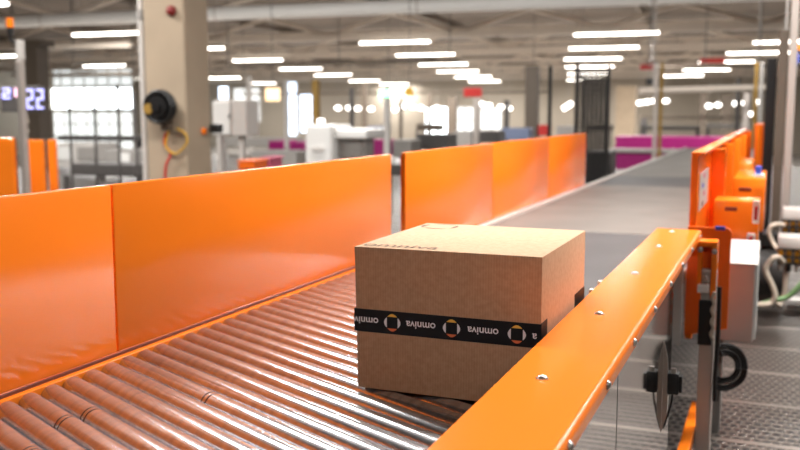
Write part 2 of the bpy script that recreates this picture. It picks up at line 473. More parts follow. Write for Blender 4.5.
# ------------------------------------------------------------------ left guard panels
def guard(y0, y1, z0, label, thick=.02):
    r = thing('safety_guard', label, 'guard panel', (-1.506, (y0 + y1) / 2, z0), 'orange guard panels along the left side')
    MB().box(-1.516, -1.496, y0 + .0015, y1 - .0015, z0, .424, .004).build('sheet', M['orange'], r, smooth=40)
    MB().box(-1.53, -1.517, y0 + .03, y1 - .03, z0 + .02, .41).build('back_flange', M['orange_dark'], r)
    return r
guard(.02, 1.806, .006, 'orange guard panel at the left edge, left of the vertical seam')
guard(1.809, 3.575, .006, 'long orange guard panel between the vertical seam and the gap')
g = guard(3.73, 5.075, -.03, 'orange guard panel just beyond the gap, behind the carton')
g = guard(5.078, 6.475, -.03, 'orange guard panel beside the grey belt, middle of the far run')
g = guard(6.478, 7.85, -.03, 'orange guard panel beside the grey belt, last before the black fence')

# ------------------------------------------------------------------ roller conveyor
conv = thing('roller_conveyor', 'roller conveyor with slanted steel rollers carrying the cardboard box', 'conveyor', (-.9, 2, FLOOR))
MB().box(-1.53, -1.474, -.05, 3.60, -.10, -.001, .003).build('left_side_frame', M['orange'], conv)
MB().box(-1.4955, -1.488, 0, 3.58, -.001, .005).build('dark_gap_strip', M['gap_shade'], conv)  # dark strip standing in for the shaded gap below the guard panels
MB().box(-.36, -.262, -.05, 2.64, -.14, .02, .003).build('right_side_frame', M['dgrey'], conv)
MB().box(-1.474, -.36, -.05, 2.66, -.16, -.14).build('under_tray', M['dgrey'], conv)
for (x, y) in ((-1.5, .3), (-1.5, 1.9), (-1.5, 3.5), (-.31, .3), (-.31, 1.9), (-.31, 2.6)):
    MB().box(x - .03, x + .03, y - .03, y + .03, FLOOR, -.10).build('leg', M['dgrey'], conv)
PITCHY, SL = .0652, -.487
Rr = .0262
proto = None
RINGS = ((1.467, .20), (1.532, .215), (1.28, .245), (1.34, .27), (1.60, .62), (1.80, .40))
xL, xR = -1.466, -.368
dr = Vector((1, SL, 0)).normalized(); Ln = (xR - xL) * math.sqrt(1 + SL * SL)
nroll = 0
yl = 1.4145 - 9 * PITCHY
while yl < 3.34:
    o0 = Vector((xL, yl, -Rr))
    if proto is None:
        e = .004
        pr = [(0, .010), (0, Rr - .003), (.003, Rr)]
        pr += [(Ln - .003, Rr), (Ln, Rr - .003), (Ln, .010)]
        proto = MB().lathe(pr, o0, dr, 32).build('roller', M['roller'], conv, smooth=40, origin=o0)
        # put the tube's axis on object X so the brushed grain follows it
        ang = math.atan2(dr.y, dr.x)
        proto.data.transform(Matrix.Rotation(-ang, 4, 'Z')); proto.rotation_euler.z = ang
        axle = MB().cyl(o0 - dr * .012, o0 + dr * (Ln + .012), .006, 8).build('axle', M['steel'], conv, origin=o0)
        axle.data.transform(Matrix.Rotation(-ang, 4, 'Z'))
        axle.parent = proto; axle.location = (0, 0, 0)
        ro = proto
    else:
        ro = proto.copy(); COL.objects.link(ro); ro.location = o0 - conv.location
        ax = axle.copy(); COL.objects.link(ax); ax.parent = ro
    for (ry, s0) in RINGS:
        if abs(yl - ry) < PITCHY / 2:
            for ds_ in (0, .016):
                rg_ = MB().lathe([(s0 + ds_ - .0025, Rr + .0001), (s0 + ds_, Rr + .0005), (s0 + ds_ + .0025, Rr + .0001)], o0, dr, 32).build('wear_ring', M['ring'], None)
                rg_.data.transform(Matrix.Translation(-o0)); rg_.data.transform(Matrix.Rotation(-ang, 4, 'Z')); rg_.parent = ro; rg_.location = (0, 0, 0)
    nroll += 1; yl += PITCHY

# outer side : polished cladding sheets that mirror the floor
def clad(y0, y1, label, m):
    r = tag(MB().box(-.262, -.250, y0 + .001, y1 - .001, -.58, .130, .001).build('side_cladding', m), label, 'cladding panel', 'polished side panels under the rail')
    MB().box(-.258, -.2495, y1 - .004, y1 - .0012, -.58, .130).build('dark_gap_strip', M['black'], r)
    return r
clad(-.05, 1.678, 'polished steel side panel under the near end of the orange rail', M['mirror'])
clad(1.678, 2.66, 'polished steel side panel that carries the black sensor', M['mirror'])
kr = thing('kick_rail', 'low orange kick rail along the foot of the polished panels', 'rail', (-.25, 2, FLOOR))
MB().box(-.275, -.235, -.05, 3.86, -.63, -.582, .004).build('bar', M['orange'], kr)
for y in (.4, 1.7, 3.0):
    MB().box(-.27, -.245, y - .03, y + .03, FLOOR, -.63).build('foot', M['orange_dark'], kr)

# ------------------------------------------------------------------ orange rail on the right
rail = thing('side_rail', 'bright orange sheet metal rail with bolts beside the box', 'rail', (-.33, 2, .16))
ri, ro_, rt_, rb = -.410, -.2435, .160, .132
prof = [(ri, .055), (ri, rt_ - .004), (ri + .004, rt_)]
R_ = .014
for k in range(7):
    a = PI / 2 - k * (PI / 2) / 6
    prof.append((ro_ - R_ + R_ * math.cos(a), rt_ - R_ + R_ * math.sin(a)))
prof += [(ro_, rb), (ro_ - .003, rb), (ro_ - .003, rt_ - R_), (ro_ - .016, rt_ - .004), (ri + .004, rt_ - .004), (ri + .003, .055)]
MB().prism(prof, 'y', -.05, 3.60).build('cover', M['orange'], rail, smooth=35)
MB().box(ri + .004, ro_ - .004, 3.590, 3.597, .06, rt_ - .005).build('end_cap', M['orange'], rail)
def bolt(p, nrm, parent, r=.0085):
    n = Vector(nrm); p = Vector(p)
    m = MB(); m.lathe([(0, r * 1.25), (.0012, r * 1.25), (.0013, r), (.003, r * .95), (.005, r * .7), (.0062, r * .3)], p, n, 14)
    m.build('bolt', M['steel'], parent, smooth=30)
for y in (.95, 1.468, 2.0, 2.55, 3.10, 3.50): bolt((-.343, y, rt_), (0, 0, 1), rail)
for y in (.9, 1.21, 1.519, 1.829, 2.16, 2.50, 2.83, 3.16, 3.5): bolt((ro_, y, .146), (1, 0, 0), rail, .007)
for y in (2.32, 2.44): 
    MB().box(-.424, -.4105, y - .014, y + .014, .10, .155, .004).build('inner_tab', M['steel'], rail)

# ------------------------------------------------------------------ sensor on the polished panel
sn = thing('sensor_bracket', 'black sensor on a pointed steel bracket fixed to the polished panel', 'sensor', (-.25, 2.46, 0))
MB().prism([(-.2495, .00), (-.240, -.04), (-.235, -.10), (-.237, -.20), (-.2495, -.25)], 'y', 2.455, 2.461).build('bracket_plate', M['steel'], sn)
MB().box(-.2375, -.208, 2.440, 2.476, -.138, -.080, .004).build('sensor_body', M['black'], sn, smooth=40)
MB().cyl((-.222, 2.445, -.080), (-.222, 2.445, -.067), .007, 10).build('adjuster', M['steel'], sn, smooth=40)
MB().box(-.208, -.200, 2.446, 2.470, -.132, -.088, .002).build('lens', M['black'], sn)
MB().tube([(-.225, 2.47, -.136), (-.228, 2.475, -.17), (-.238, 2.47, -.21), (-.246, 2.47, -.24)], .003).build('cable', M['black'], sn, smooth=60)

# ------------------------------------------------------------------ cardboard box
bx0, bx1, by0, by1, bh = -.833, -.420, 1.781, 2.225, .314
box = thing('cardboard_box', 'sealed brown cardboard box with black printed tape on the rollers', 'box', ((bx0 + bx1) / 2, (by0 + by1) / 2, 0))
m = MB().box(bx0, bx1, by0, by1, 0.0005, bh, .003)
for v in m.bm.verts:
    if v.co.z < .1 and v.co.x < -.7: v.co.x += .006
    if v.co.y < 2 and v.co.z > .2 and v.co.x < -.7: v.co.z -= .001
body = m.build('carton', M['card'], box, smooth=40)
tz0, tz1 = .127, .177
th = .0006
tp = MB()
tp.box(bx0 - th, bx1 + th, by0 - th, by0 + .0005, tz0, tz1)
tp.box(bx1 - .0005, bx1 + th, by0 - th, by0 + .05, tz0 + .002, tz1 + .002)
tp.box(bx1 - .0005, bx1 + th, by1 - .115, by1 + th, tz0, tz1)
tp.box(bx0 - th, bx1 + th, by1 - .0005, by1 + th, tz0, tz1)
tp.box(bx0 - th, bx0 + .002, by0 - th, by1 + th, tz0, tz1)
tape = tp.build('tape', M['tape'], box)

def text_mesh(txt, width=None, bold=0.0):
    cu = bpy.data.curves.new('lettering', 'FONT'); cu.body = txt; cu.align_x = 'CENTER'; cu.align_y = 'CENTER'; cu.size = 1; cu.offset = bold
    o = bpy.data.objects.new('lettering', cu); COL.objects.link(o)
    bpy.context.view_layer.update()
    me = bpy.data.meshes.new_from_object(o.evaluated_get(bpy.context.evaluated_depsgraph_get()))
    COL.objects.unlink(o); bpy.data.objects.remove(o)
    xs = [v.co.x for v in me.vertices]; ys = [v.co.y for v in me.vertices]
    cx, cy = (max(xs) + min(xs)) / 2, (max(ys) + min(ys)) / 2
    w = max(xs) - min(xs)
    for v in me.vertices: v.co.x -= cx; v.co.y -= cy
    return me, w
def place_text(txt, fn, scale, parent, m, name='lettering', bold=0.015):
    me, w = text_mesh(txt, bold=bold)
    for v in me.vertices: v.co = fn(v.co.x * scale, v.co.y * scale) - parent.matrix_world.translation
    me.materials.append(m)
    o = bpy.data.objects.new(name, me); COL.objects.link(o); o.parent = parent
    return o
bpy.context.view_layer.update()
fz = (tz0 + tz1) / 2
yf = by0 - th - .0003
def front(cx, cz): return lambda x, y: Vector((cx - x, yf, cz - y))
_, W6 = text_mesh('omniva'); SCT = .066 / W6
for cx in (-.679, -.542): place_text('omniva', front(cx, fz), SCT, tape, M['inkw'])
_, W5 = text_mesh('omniv')
place_text('omniv', front(-.777 - W5 * SCT / 2, fz), SCT, tape, M['inkw'])
_, W2 = text_mesh('a')
place_text('a', front(-.438 + W2 * SCT / 2, fz), SCT, tape, M['inkw'])
def petal(mapf, side, s, bulge, name, m, parent):
    """one segment-shaped petal of the square-in-a-ring emblem"""
    n = 10; hs = s * .86; pts = []
    for k in range(n + 1):
        t = -1 + 2 * k / n
        pts.append((t * hs, s + bulge * (1 - t * t) + .0008))
    for k in range(n, -1, -1):
        t = -1 + 2 * k / n
        pts.append((t * hs, s))
    rot = {'top': lambda a, b: (a, b), 'bottom': lambda a, b: (a, -b), 'left': lambda a, b: (-b, a), 'right': lambda a, b: (b, a)}[side]
    bm = bmesh.new(); P = parent.matrix_world.translation
    vs = [bm.verts.new(mapf(*rot(a, b)) - P) for a, b in pts]
    for k in range(n):
        a, b, c, d = vs[k], vs[k + 1], vs[2 * n - k], vs[2 * n + 1 - k]
        bm.faces.new((a, b, c, d))
    me = bpy.data.meshes.new(name); bm.to_mesh(me); bm.free(); me.materials.append(m)
    o = bpy.data.objects.new(name, me); COL.objects.link(o); o.parent = parent
for cx in (-.744, -.610, -.470):
    mf = lambda x, y, cx=cx: Vector((cx + x, yf, fz + y))
    petal(mf, 'top', .0125, .0058, 'emblem_petal', M['inky'], tape)
    petal(mf, 'left', .0125, .0058, 'emblem_petal', M['inkw'], tape)
    petal(mf, 'right', .0125, .0058, 'emblem_petal', M['inkw'], tape)
    petal(mf, 'bottom', .0125, .0058, 'emblem_petal', M['inkr'], tape)
# prints on the lid
zt = bh + .0004
place_text('omniva', lambda x, y: Vector((-.735 + x, 1.812 + y * 1.0, zt)), .17 / W6, box, M['ink'], 'lid_lettering', 0.0)
for side in ('top', 'left', 'right', 'bottom'):
    petal(lambda x, y: Vector((-.775 + x, 2.165 + y, zt)), side, .036, .010, 'lid_emblem', M['ink'], box)

# ------------------------------------------------------------------ belt conveyor beyond the rollers
bc = thing('belt_conveyor', 'wide grey belt conveyor running away beyond the box', 'conveyor', (-.9, 9, FLOOR))
BZ = -.03
yS = [3.62, 4.72, 5.95, 8.0, 9.3, 16.5]
def belt(y0, y1, m):
    MB().box(-1.455, -.315, y0 + .012, y1 - .012, BZ - .05, BZ, .006).build('belt', m, bc)
belt(3.62, 4.85, M['belt_dark']); belt(4.85, 6.2, M['belt']); belt(6.2, 8.1, M['belt']); belt(8.1, 9.3, M['belt_dark']); belt(9.3, 17, M['belt'])  # far dark section paints a dark reflected band into the belt colour
# sloping infill plate where the slanted rollers stop
m = MB(); y1 = yl - PITCHY
m.prism([(xL, y1 + .04), (xR, y1 + .04 + SL * (xR - xL)), (xR, 3.615), (xL, 3.615)], 'z', -.03, -.012)
m.build('transfer_plate', M['belt_dark'], bc)
MB().box(-1.495, -1.457, 3.74, 17, -.20, BZ + .015, .004).build('left_side_frame', M['offwhite'], bc)
MB().box(-.42, -.306, 3.612, 3.62, -.29, .05, .002).build('front_plate', M['offwhite'], bc)
MB().box(-.3145, -.3055, 3.76, 17, -.20, BZ + .01).build('right_side_frame', M['offwhite'], bc)
for y in (4.2, 8, 12, 16):
    for x in (-1.47, -.55): MB().box(x - .02, x + .02, y - .03, y + .03, FLOOR, -.08).build('leg', M['dgrey'], bc)

# post in the gap between the guards
p = thing('gap_post', 'pale grey post standing in the gap between two guard panels', 'post', (-1.57, 3.66, FLOOR))
MB().box(-1.61, -1.535, 3.62, 3.70, FLOOR, .06, .004).build('upright', M['offwhite'], p)
MB().box(-1.63, -1.515, 3.60, 3.72, FLOOR, FLOOR + .015).build('base_plate', M['grey'], p)

# ------------------------------------------------------------------ right guard and drive housing
rg = thing('side_guard', 'tall orange side guard with ribs on the right of the belt', 'guard panel', (-.29, 6, -.2))
MB().box(-.305, -.278, 3.765, 9.3, -.30, .432, .003).build('sheet', M['orange'], rg)
MB().box(-.305, -.255, 3.765, 9.3, .432, .445, .003).build('top_flange', M['orange'], rg)
for y in (4.55, 5.35, 6.4, 7.6, 9.0):
    MB().box(-.278, -.215, y, y + .05, -.05, .43, .003).build('rib', M['orange'], rg)
a = on_x(700, 174, -.277); b = on_x(707, 201, -.277)
MB().box(-.2775, -.2755, a.y, b.y, b.z, a.z).build('sticker', M['offwhite'], rg)
for k in range(4):
    zc = a.z + (b.z - a.z) * (k + .5) / 4; yc = a.y + (b.y - a.y) * (.35 if k % 2 else .5)
    MB().box(-.2757, -.2750, yc - .05, yc + .05, zc - .010, zc + .008).build('sticker_mark', M[('pink', 'blue', 'pink', 'dgrey')[k]], rg)

ep = thing('end_plate', 'upright orange end plate with rounded corner behind the rail end', 'plate', (-.22, 3.73, -.28))
prof = [(-.305, -.28), (-.145, -.24)]
for k in range(7):
    a = k * (PI / 2) / 6; prof.append((-.145 - .02 + .02 * math.cos(a), .135 + .02 * math.sin(a)))
prof += [(-.305, .155)]
MB().prism(prof, 'y', 3.735, 3.755).build('plate', M['orange_dark'], ep)  # deeper orange puts the plate's shade into its colour
MB().box(-.205, -.168, 3.728, 3.74, .146, .162, .002).build('blue_tag', M['blue'], ep)['label'] = 'blue tag on the top edge'

def cover(px0, px1, py0, py1, y, dep, slot, label):
    a = on_y(px0, py0, y); b = on_y(px1, py1, y)
    x0 = max(a.x, -.2145) if False else a.x
    r = thing('drive_cover', label, 'machine cover', ((a.x + b.x) / 2, y, b.z), 'orange drive covers')
    MB().box(a.x, b.x, y, y + dep, b.z, a.z, .006).build('housing', M['orange'], r, smooth=40)
    s = on_y(slot[0], slot[1], y); w = slot[2] * s.y / 1000
    MB().box(s.x - w, s.x + w, y - .003, y + .004, s.z - .009, s.z + .009, .003).build('grip_slot', M['seam'], r)
    return r
c1 = cover(714, 757, 200, 262, 4.30, .22, (731, 209, 6), 'nearest orange drive cover, above the white cabinet')
c2 = cover(733, 763, 178, 232, 5.42, .8, (745, 189, 6), 'middle orange drive cover with a grip slot')
c3 = cover(732, 750, 164, 210, 6.46, .9, (741, 170, 3), 'farthest and smallest orange drive cover')
for (px, py, w, h) in ((751, 240, .034, .062), (756, 212, .026, .10)):
    s = on_y(px, py, 4.30)
    MB().box(s.x - w / 2, s.x + w / 2, 4.288, 4.299, s.z - h / 2, s.z + h / 2, .002).build('connector', M['white'], c1)
    MB().box(s.x - w / 4, s.x + w / 4, 4.284, 4.289, s.z - h / 3, s.z + h / 4).build('connector_mark', M['red'], c1)

tg = thing('tall_guard', 'narrow dark orange guard standing behind the drive covers', 'guard panel', tuple(on_y(761, 200, 8.6)))
a = on_y(755, 124, 8.6); b = on_y(767, 205, 8.6)
MB().box(a.x, b.x, 8.6, 9.4, FLOOR, a.z, .004).build('sheet', M['orange_dark'], tg)
MB().box(a.x + .02, a.x + .05, 8.57, 8.6, FLOOR, a.z, .003).build('edge_strip', M['orange'], tg)
s = on_y(758, 172, 5.3)
bs = thing('photo_sensor', 'small blue sensor on a white bracket above the drive covers', 'sensor', (s.x, s.y, s.z))
MB().box(s.x - .014, s.x + .018, 5.30, 5.35, s.z - .012, s.z + .03, .003).build('body', M['blue'], bs)
MB().box(s.x - .02, s.x + .03, 5.29, 5.40, s.z - .028, s.z - .012, .003).build('bracket', M['white'], bs)

# white electrical cabinet
a = on_y(732, 262, 3.90); b = on_y(752, 343, 3.90)
cab = thing('control_cabinet', 'white control cabinet mounted behind the orange end plate', 'cabinet', ((a.x + b.x) / 2, 4.05, b.z))
MB().box(-.215, b.x, 3.90, 4.25, b.z, a.z, .004).build('housing', M['offwhite'], cab)
MB().prism([(3.88, a.z - .002), (4.27, a.z - .002), (4.27, a.z + .045), (4.20, a.z + .045)], 'x', -.215, b.x + .008).build('sloped_lid', M['offwhite'], cab)
MB().box(b.x + .0005, b.x + .010, 3.92, 4.23, b.z + .01, a.z - .01, .002).build('door', M['white'], cab)
MB().box(-.20, -.17, 4.0, 4.1, FLOOR, b.z).build('foot', M['grey'], cab)

# fork bracket, steel post and cables at the rail end
sp = thing('steel_post', 'steel post with black sleeve below the end of the orange rail', 'post', (-.23, 3.5, FLOOR))
a = on_y(699, 345, 3.5); b = on_y(714, 345, 3.5)
px0, px1 = a.x, b.x
MB().box(px0, px1, 3.48, 3.55, FLOOR, .03, .004).build('upright', M['alu'], sp)
zz0 = on_y(705, 345, 3.47).z; zz1 = on_y(705, 300, 3.47).z
MB().box(px0 - .004, px0 + .045, 3.466, 3.479, zz0, zz1, .003).build('sleeve', M['black'], sp)
MB().lathe([(0, .06), (.012, .06), (.02, .035), (.05, .03)], ((px0 + px1) / 2, 3.515, FLOOR), (0, 0, 1), 18).build('foot', M['black'], sp, smooth=40)
fk = thing('fork_bracket', 'small orange fork bracket with bolts at the rail end', 'bracket', (-.22, 3.5, .1))
a = on_y(699, 240, 3.5); b = on_y(718, 248, 3.5)
fx0, fx1, fz1 = a.x, b.x, a.z
fz0 = on_y(705, 284, 3.5).z
MB().box(fx0, fx1, 3.47, 3.55, fz1 - .02, fz1, .003).build('bridge', M['orange'], fk)
MB().box(fx0, fx0 + .016, 3.47, 3.55, fz0, fz1 - .02, .003).build('arm', M['orange'], fk)
MB().box(fx1 - .02, fx1, 3.47, 3.55, fz0 - .05, fz1 - .02, .003).build('arm', M['orange'], fk)
MB().box(fx0 + .016, fx1 - .02, 3.52, 3.535, fz0 + .03, fz1 - .02).build('back_web', M['orange_dark'], fk)
MB().box(fx0 + .004, fx1 - .024, 3.455, 3.50, fz0 - .028, fz0 + .006, .006).build('white_block', M['white'], fk)
for (x, z) in ((fx0 + .03, fz0 + .03), (fx1 - .03, fz0 + .02), (fx1 - .01, fz1 - .035), (fx0 + .008, fz1 - .03)):
    bolt((x, 3.468, z), (0, -1, 0), fk, .008)
cb = thing('twisted_cable', 'pale twisted cable hanging beside the steel post', 'cable', (px1, 3.45, -.1))
pts = []
for k in range(9): pts.append((px1 - .006 + .004 * (-1) ** k, 3.455, fz0 - .02 - k * .022))
MB().tube(pts, .0065, 8, 4).build('strand', M['beige'], cb, smooth=60)
rod = tag(MB().tube([(px1 + .012, 3.46, fz0 - .0), (px1 + .014, 3.46, -.2), (px1 + .010, 3.46, -.36), (px1 + .012, 3.46, -.45)], .008).build('black_cable', M['black'], smooth=60), 'thin black cable running down the right side of the steel post', 'cable')
lp = thing('hose_coil', 'coil of black hose hanging under the white cabinet', 'hose', (-.15, 3.9, -.45))
cc = on_y(724, 366, 3.86)
for rr in (.085, .074, .060, .048):
    pts = [(cc.x + rr * math.cos(a * PI / 8), 3.85 + (.085 - rr) + .01 * math.sin(a), cc.z - .2 * (.085 - rr) + 1.1 * rr * math.sin(a * PI / 8)) for a in range(17)]
    MB().tube(pts, .007, 8, 3).build('loop', M['black'], lp, smooth=60)

# ------------------------------------------------------------------ pneumatics on the far right
def valve(px0, py_top, y, n, label):
    a = on_y(px0, py_top, y); W = .62
    x0 = a.x; z = a.z
    r = thing('valve_terminal', label, 'valve terminal', (x0 + W / 2, y, z - .1), 'valve terminals')
    MB().box(x0, x0 + W, y, y + .24, z - .075, z, .008).build('housing', M['offwhite'], r, smooth=40)
    MB().box(x0, x0 + W, y + .01, y + .22, z - .18, z - .076, .005).build('manifold', M['dgrey'], r)
    for i in range(n):
        x = x0 + .022 + i * .048
        MB().cyl((x, y + .012, z - .10), (x, y - .02, z - .10), .017, 12).build('fitting', M['brass'], r, smooth=40)
        MB().cyl((x, y + .012, z - .145), (x, y - .02, z - .145), .015, 12).build('fitting', M['brass'], r, smooth=40)
        MB().box(x - .015, x + .015, y + .02, y + .07, z - .225, z - .1805, .003).build('connector', M['black' if i % 2 else 'offwhite'], r)
    MB().box(x0 + .40, x0 + .46, y + .10, y + .16, FLOOR, z - .1805).build('stand', M['dgrey'], r)
    return r
v1 = valve(778, 237, 6.3, 11, 'nearer white valve terminal with brass fittings, lower of the two')
v2 = valve(783, 209, 7.0, 11, 'farther white valve terminal with brass fittings, upper of the two')
def yp(px, py, y): p = on_y(px, py, y); return (p.x, p.y, p.z)
tag(MB().tube([yp(783, 262, 6.16), yp(776, 257, 6.10), yp(768, 264, 6.10), yp(766, 272, 6.10), yp(772, 285, 6.10), yp(775, 296, 6.10), yp(770, 304, 6.10), yp(756, 305, 6.05)], .018).build('beige_hose', M['beige'], smooth=60), 'beige hose looping down from the nearer valve terminal', 'hose')
tag(MB().tube([yp(787, 262, 6.40), yp(786, 276, 6.35), yp(785, 292, 6.35), yp(782, 300, 6.35), yp(778, 306, 6.30)], .018).build('beige_hose', M['beige'], smooth=60), 'straight beige hose hanging under the nearer valve terminal', 'hose')
tag(MB().tube([yp(784, 225, 6.76), yp(773, 225, 6.70), yp(769, 232, 6.70), yp(773, 243, 6.70), yp(778, 250, 6.65)], .015).build('beige_hose', M['beige'], smooth=60), 'short beige hose curving between the two valve terminals', 'hose')
tag(MB().tube([yp(756, 307, 6.10), yp(770, 301, 6.12), yp(785, 298, 6.15), yp(796, 290, 6.15), yp(806, 278, 6.15)], .017).build('green_hose', M['green'], smooth=60), 'green hose sweeping from the cabinet to the right edge', 'hose')
mt = thing('drive_motor', 'dark ribbed drive motor behind the beige hoses', 'motor', yp(770, 300, 6.9))
c = on_y(769, 272, 6.9)
m = MB()
for k in range(10):
    m.cyl((c.x - .09 + .018 * k, 6.95, c.z), (c.x - .09 + .018 * k + .009, 6.95, c.z), .185, 24)
m.cyl((c.x - .095, 6.95, c.z), (c.x + .10, 6.95, c.z), .17, 24)
m.build('ribbed_body', M['dgrey'], mt, smooth=40)
MB().box(c.x - .06, c.x + .05, 6.85, 7.05, c.z + .18, c.z + .28, .01).build('terminal_box', M['black'], mt)
MB().box(c.x - .08, c.x + .09, 6.85, 7.05, FLOOR, c.z - .14, .004).build('foot', M['dgrey'], mt)
fb = thing('floor_bracket', 'grey bracket box on the deck under the valve terminals', 'box', yp(795, 312, 6.9))
a = on_y(784, 296, 6.9)
MB().box(a.x, a.x + .35, 6.75, 6.9, FLOOR, a.z, .006).build('housing', M['offwhite'], fb)
MB().box(a.x + .02, a.x + .33, 6.74, 6.75, FLOOR + .03, a.z - .03).build('front_plate', M['dgrey'], fb)

def post(px0, px1, ytop, y, m, label, name='post', cap=None, foot=True, dep=None):
    """upright standing on the deck at conveyor distance y"""
    a = on_y(px0, 100, y); b = on_y(px1, 100, y); a.z = on_y(px0, ytop, y).z
    r = thing(name, label, 'post', ((a.x + b.x) / 2, y, FLOOR))
    d = dep or abs(b.x - a.x)
    MB().box(a.x, b.x, y, y + d, FLOOR, a.z, min(.01, d * .1)).build('upright', M[m], r)
    if foot: MB().box(a.x - .02, b.x + .02, y - .02, y + d + .02, FLOOR, FLOOR + .02).build('base_plate', M['grey'], r)
    return r
post(787, 795, -60, 7.75, 'alu', 'pale aluminium guard post near the right edge', 'guard_post')
post(776.5, 786, 30, 8.08, 'brown', 'brown grey guard post left of the pale aluminium post', 'guard_post')
post(765, 775.5, 58, 8.38, 'black', 'black guard post beside the tall orange guard', 'guard_post')
post(781.5, 784, -60, 9.5, 'offwhite', 'thin white pole rising above the brown guard post', 'thin_pole')
a = at(795, 46, 30); 
sg = tag(hall_box(0, .01, 0, .01, 0, .01).build('red_sign', M['red']), 'red sign at the right edge of the picture', 'sign')
bpy.data.objects.remove(sg)

# ------------------------------------------------------------------ middle distance
def bgbox(mb, px0, px1, py0, py1, d, dep, bev=.01, z0=None):
    """box in the hall's axes whose front spans these sight lines at distance d"""
    a = at(px0, py0, d); b = at(px1, py0, d); lo = at((px0 + px1) / 2, py1, d).z if z0 is None else z0
    T = BM_.transposed(); A, B = T @ a, T @ b
    y = (A.y + B.y) / 2
    mb.box(A.x, B.x, y, y + dep, lo, (a.z + b.z) / 2, bev, rot=BM_, piv=Vector((0, 0, 0)))
    return mb
def bgface(mb, px0, px1, py0, py1, yp, dep, bev=.001):
    """slab on the hall plane y = yp, standing proud of it towards the camera"""
    n = BM_ @ Vector((0, 1, 0)); T = BM_.transposed()
    def hit(px, py):
        r = ray(px, py); return T @ (CAM + r * ((yp - n.dot(CAM)) / n.dot(r)))
    A, B = hit(px0, py0), hit(px1, py1)
    mb.box(A.x, B.x, yp - dep, yp + .001, B.z, A.z, bev, rot=BM_, piv=Vector((0, 0, 0)))
    return mb
def front_y(px0, px1, py0, d):
    T = BM_.transposed(); return ((T @ at(px0, py0, d)).y + (T @ at(px1, py0, d)).y) / 2
def bthing(name, label, cat, px, d, z=FLOOR, group=None):
    p = at(px, 150, d); return thing(name, label, cat, (p.x, p.y, z), group)

# concrete pillar with hose reel
pil = bthing('concrete_pillar', 'big square raw concrete pillar behind the left guard panels', 'pillar', 170, 10, FLOOR)
T = BM_.transposed()
pa = T @ at(146, 100, 10.0); 
PX0, PX1, PY0 = pa.x, pa.x + .5, pa.y
hall_box(PX0, PX1, PY0, PY0 + .5, FLOOR, CEIL, bev=.02).build('shaft', M['concrete'], pil)
hall_box(PX0 - .03, PX1 + .03, PY0 - .03, PY0 + .53, FLOOR, FLOOR + .1).build('base_collar', M['grey'], pil)
def pf(px, py):   # point on the pillar's front face
    d0, d1 = 5.0, 20.0
    for _ in range(50):
        d = (d0 + d1) / 2
        if (T @ at(px, py, d)).y < PY0: d0 = d
        else: d1 = d
    return T @ at(px, py, d0)
q = pf(172, 11)
al = tag(MB().lathe([(0, .055), (.03, .055), (.05, .04), (.06, .02)], BM_ @ Vector((q.x, PY0, q.z)), BM_ @ Vector((0, -1, 0)), 18).build('alarm_bell', M['dred'], smooth=40), 'red round alarm high on the concrete pillar', 'alarm')
q = pf(169, 107)
hr = thing('hose_reel', 'black hose reel mounted on the concrete pillar', 'hose reel', BM_ @ Vector((q.x, PY0, q.z)))
def hp(dx, dy, dz): return BM_ @ Vector((q.x + dx, PY0 + dy, q.z + dz))
MB().lathe([(0, .05), (.001, .165), (.02, .17), (.021, .12)], hp(0, -.10, 0), BM_ @ Vector((0, -1, 0)), 28).build('rear_flange', M['black'], hr, smooth=40)
for rr, yy in ((.15, -.13), (.165, -.16), (.14, -.19), (.16, -.21)):
    MB().tube([hp(rr * math.cos(k * PI / 8), yy, rr * math.sin(k * PI / 8)) for k in range(17)], .022, 8, 3).build('hose_turn', M['black'], hr, smooth=60)
MB().lathe([(0, .12), (.02, .12), (.022, .05), (.05, .05)], hp(0, -.22, 0), BM_ @ Vector((0, -1, 0)), 28).build('front_flange', M['black'], hr, smooth=40)
MB().box(hp(-.04, 0, 0).x, hp(.04, 0, 0).x, hp(0, -.1, 0).y, hp(0, 0, 0).y, q.z - .25, q.z + .1).build('wall_bracket', M['brown'], hr)
MB().cyl(hp(-.10, -.235, -.02), hp(-.10, -.25, -.02), .055, 16).build('yellow_label', M['ochre'], hr)
lp2 = tag(MB().tube([hp(.02, -.05, -.25), hp(-.02, -.05, -.42), hp(.1, -.05, -.5), hp(.24, -.05, -.38), hp(.22, -.05, -.28), hp(.12, -.05, -.23)], .012, 8, 5).build('yellow_cable', M['yellow'], smooth=60), 'yellow cable looped on the pillar under the hose reel', 'cable')
lp3 = tag(MB().tube([hp(-.02, -.04, -.27), hp(-.04, -.04, -.4), hp(.03, -.04, -.5), hp(-.03, -.04, -.62), hp(-.05, -.04, -.8), hp(-.05, -.04, -1.2)], .014, 8, 5).build('red_cable', M['red'], smooth=60), 'red cable hanging down the pillar under the hose reel', 'cable')
c = thing('downpipe', 'slim grey pipe running down the left edge of the concrete pillar', 'pipe', BM_ @ Vector((PX0 - .1, PY0 + .1, FLOOR)))
MB().cyl(BM_ @ Vector((PX0 - .09, PY0 + .1, FLOOR)), BM_ @ Vector((PX0 - .09, PY0 + .1, CEIL)), .04, 12).build('pipe', M['offwhite'], c, smooth=40)
MB().cyl(BM_ @ Vector((PX0 - .09, PY0 + .1, 1.6)), BM_ @ Vector((PX0 - .09, PY0 + .1, 1.7)), .055, 12).build('collar', M['grey'], c, smooth=40)

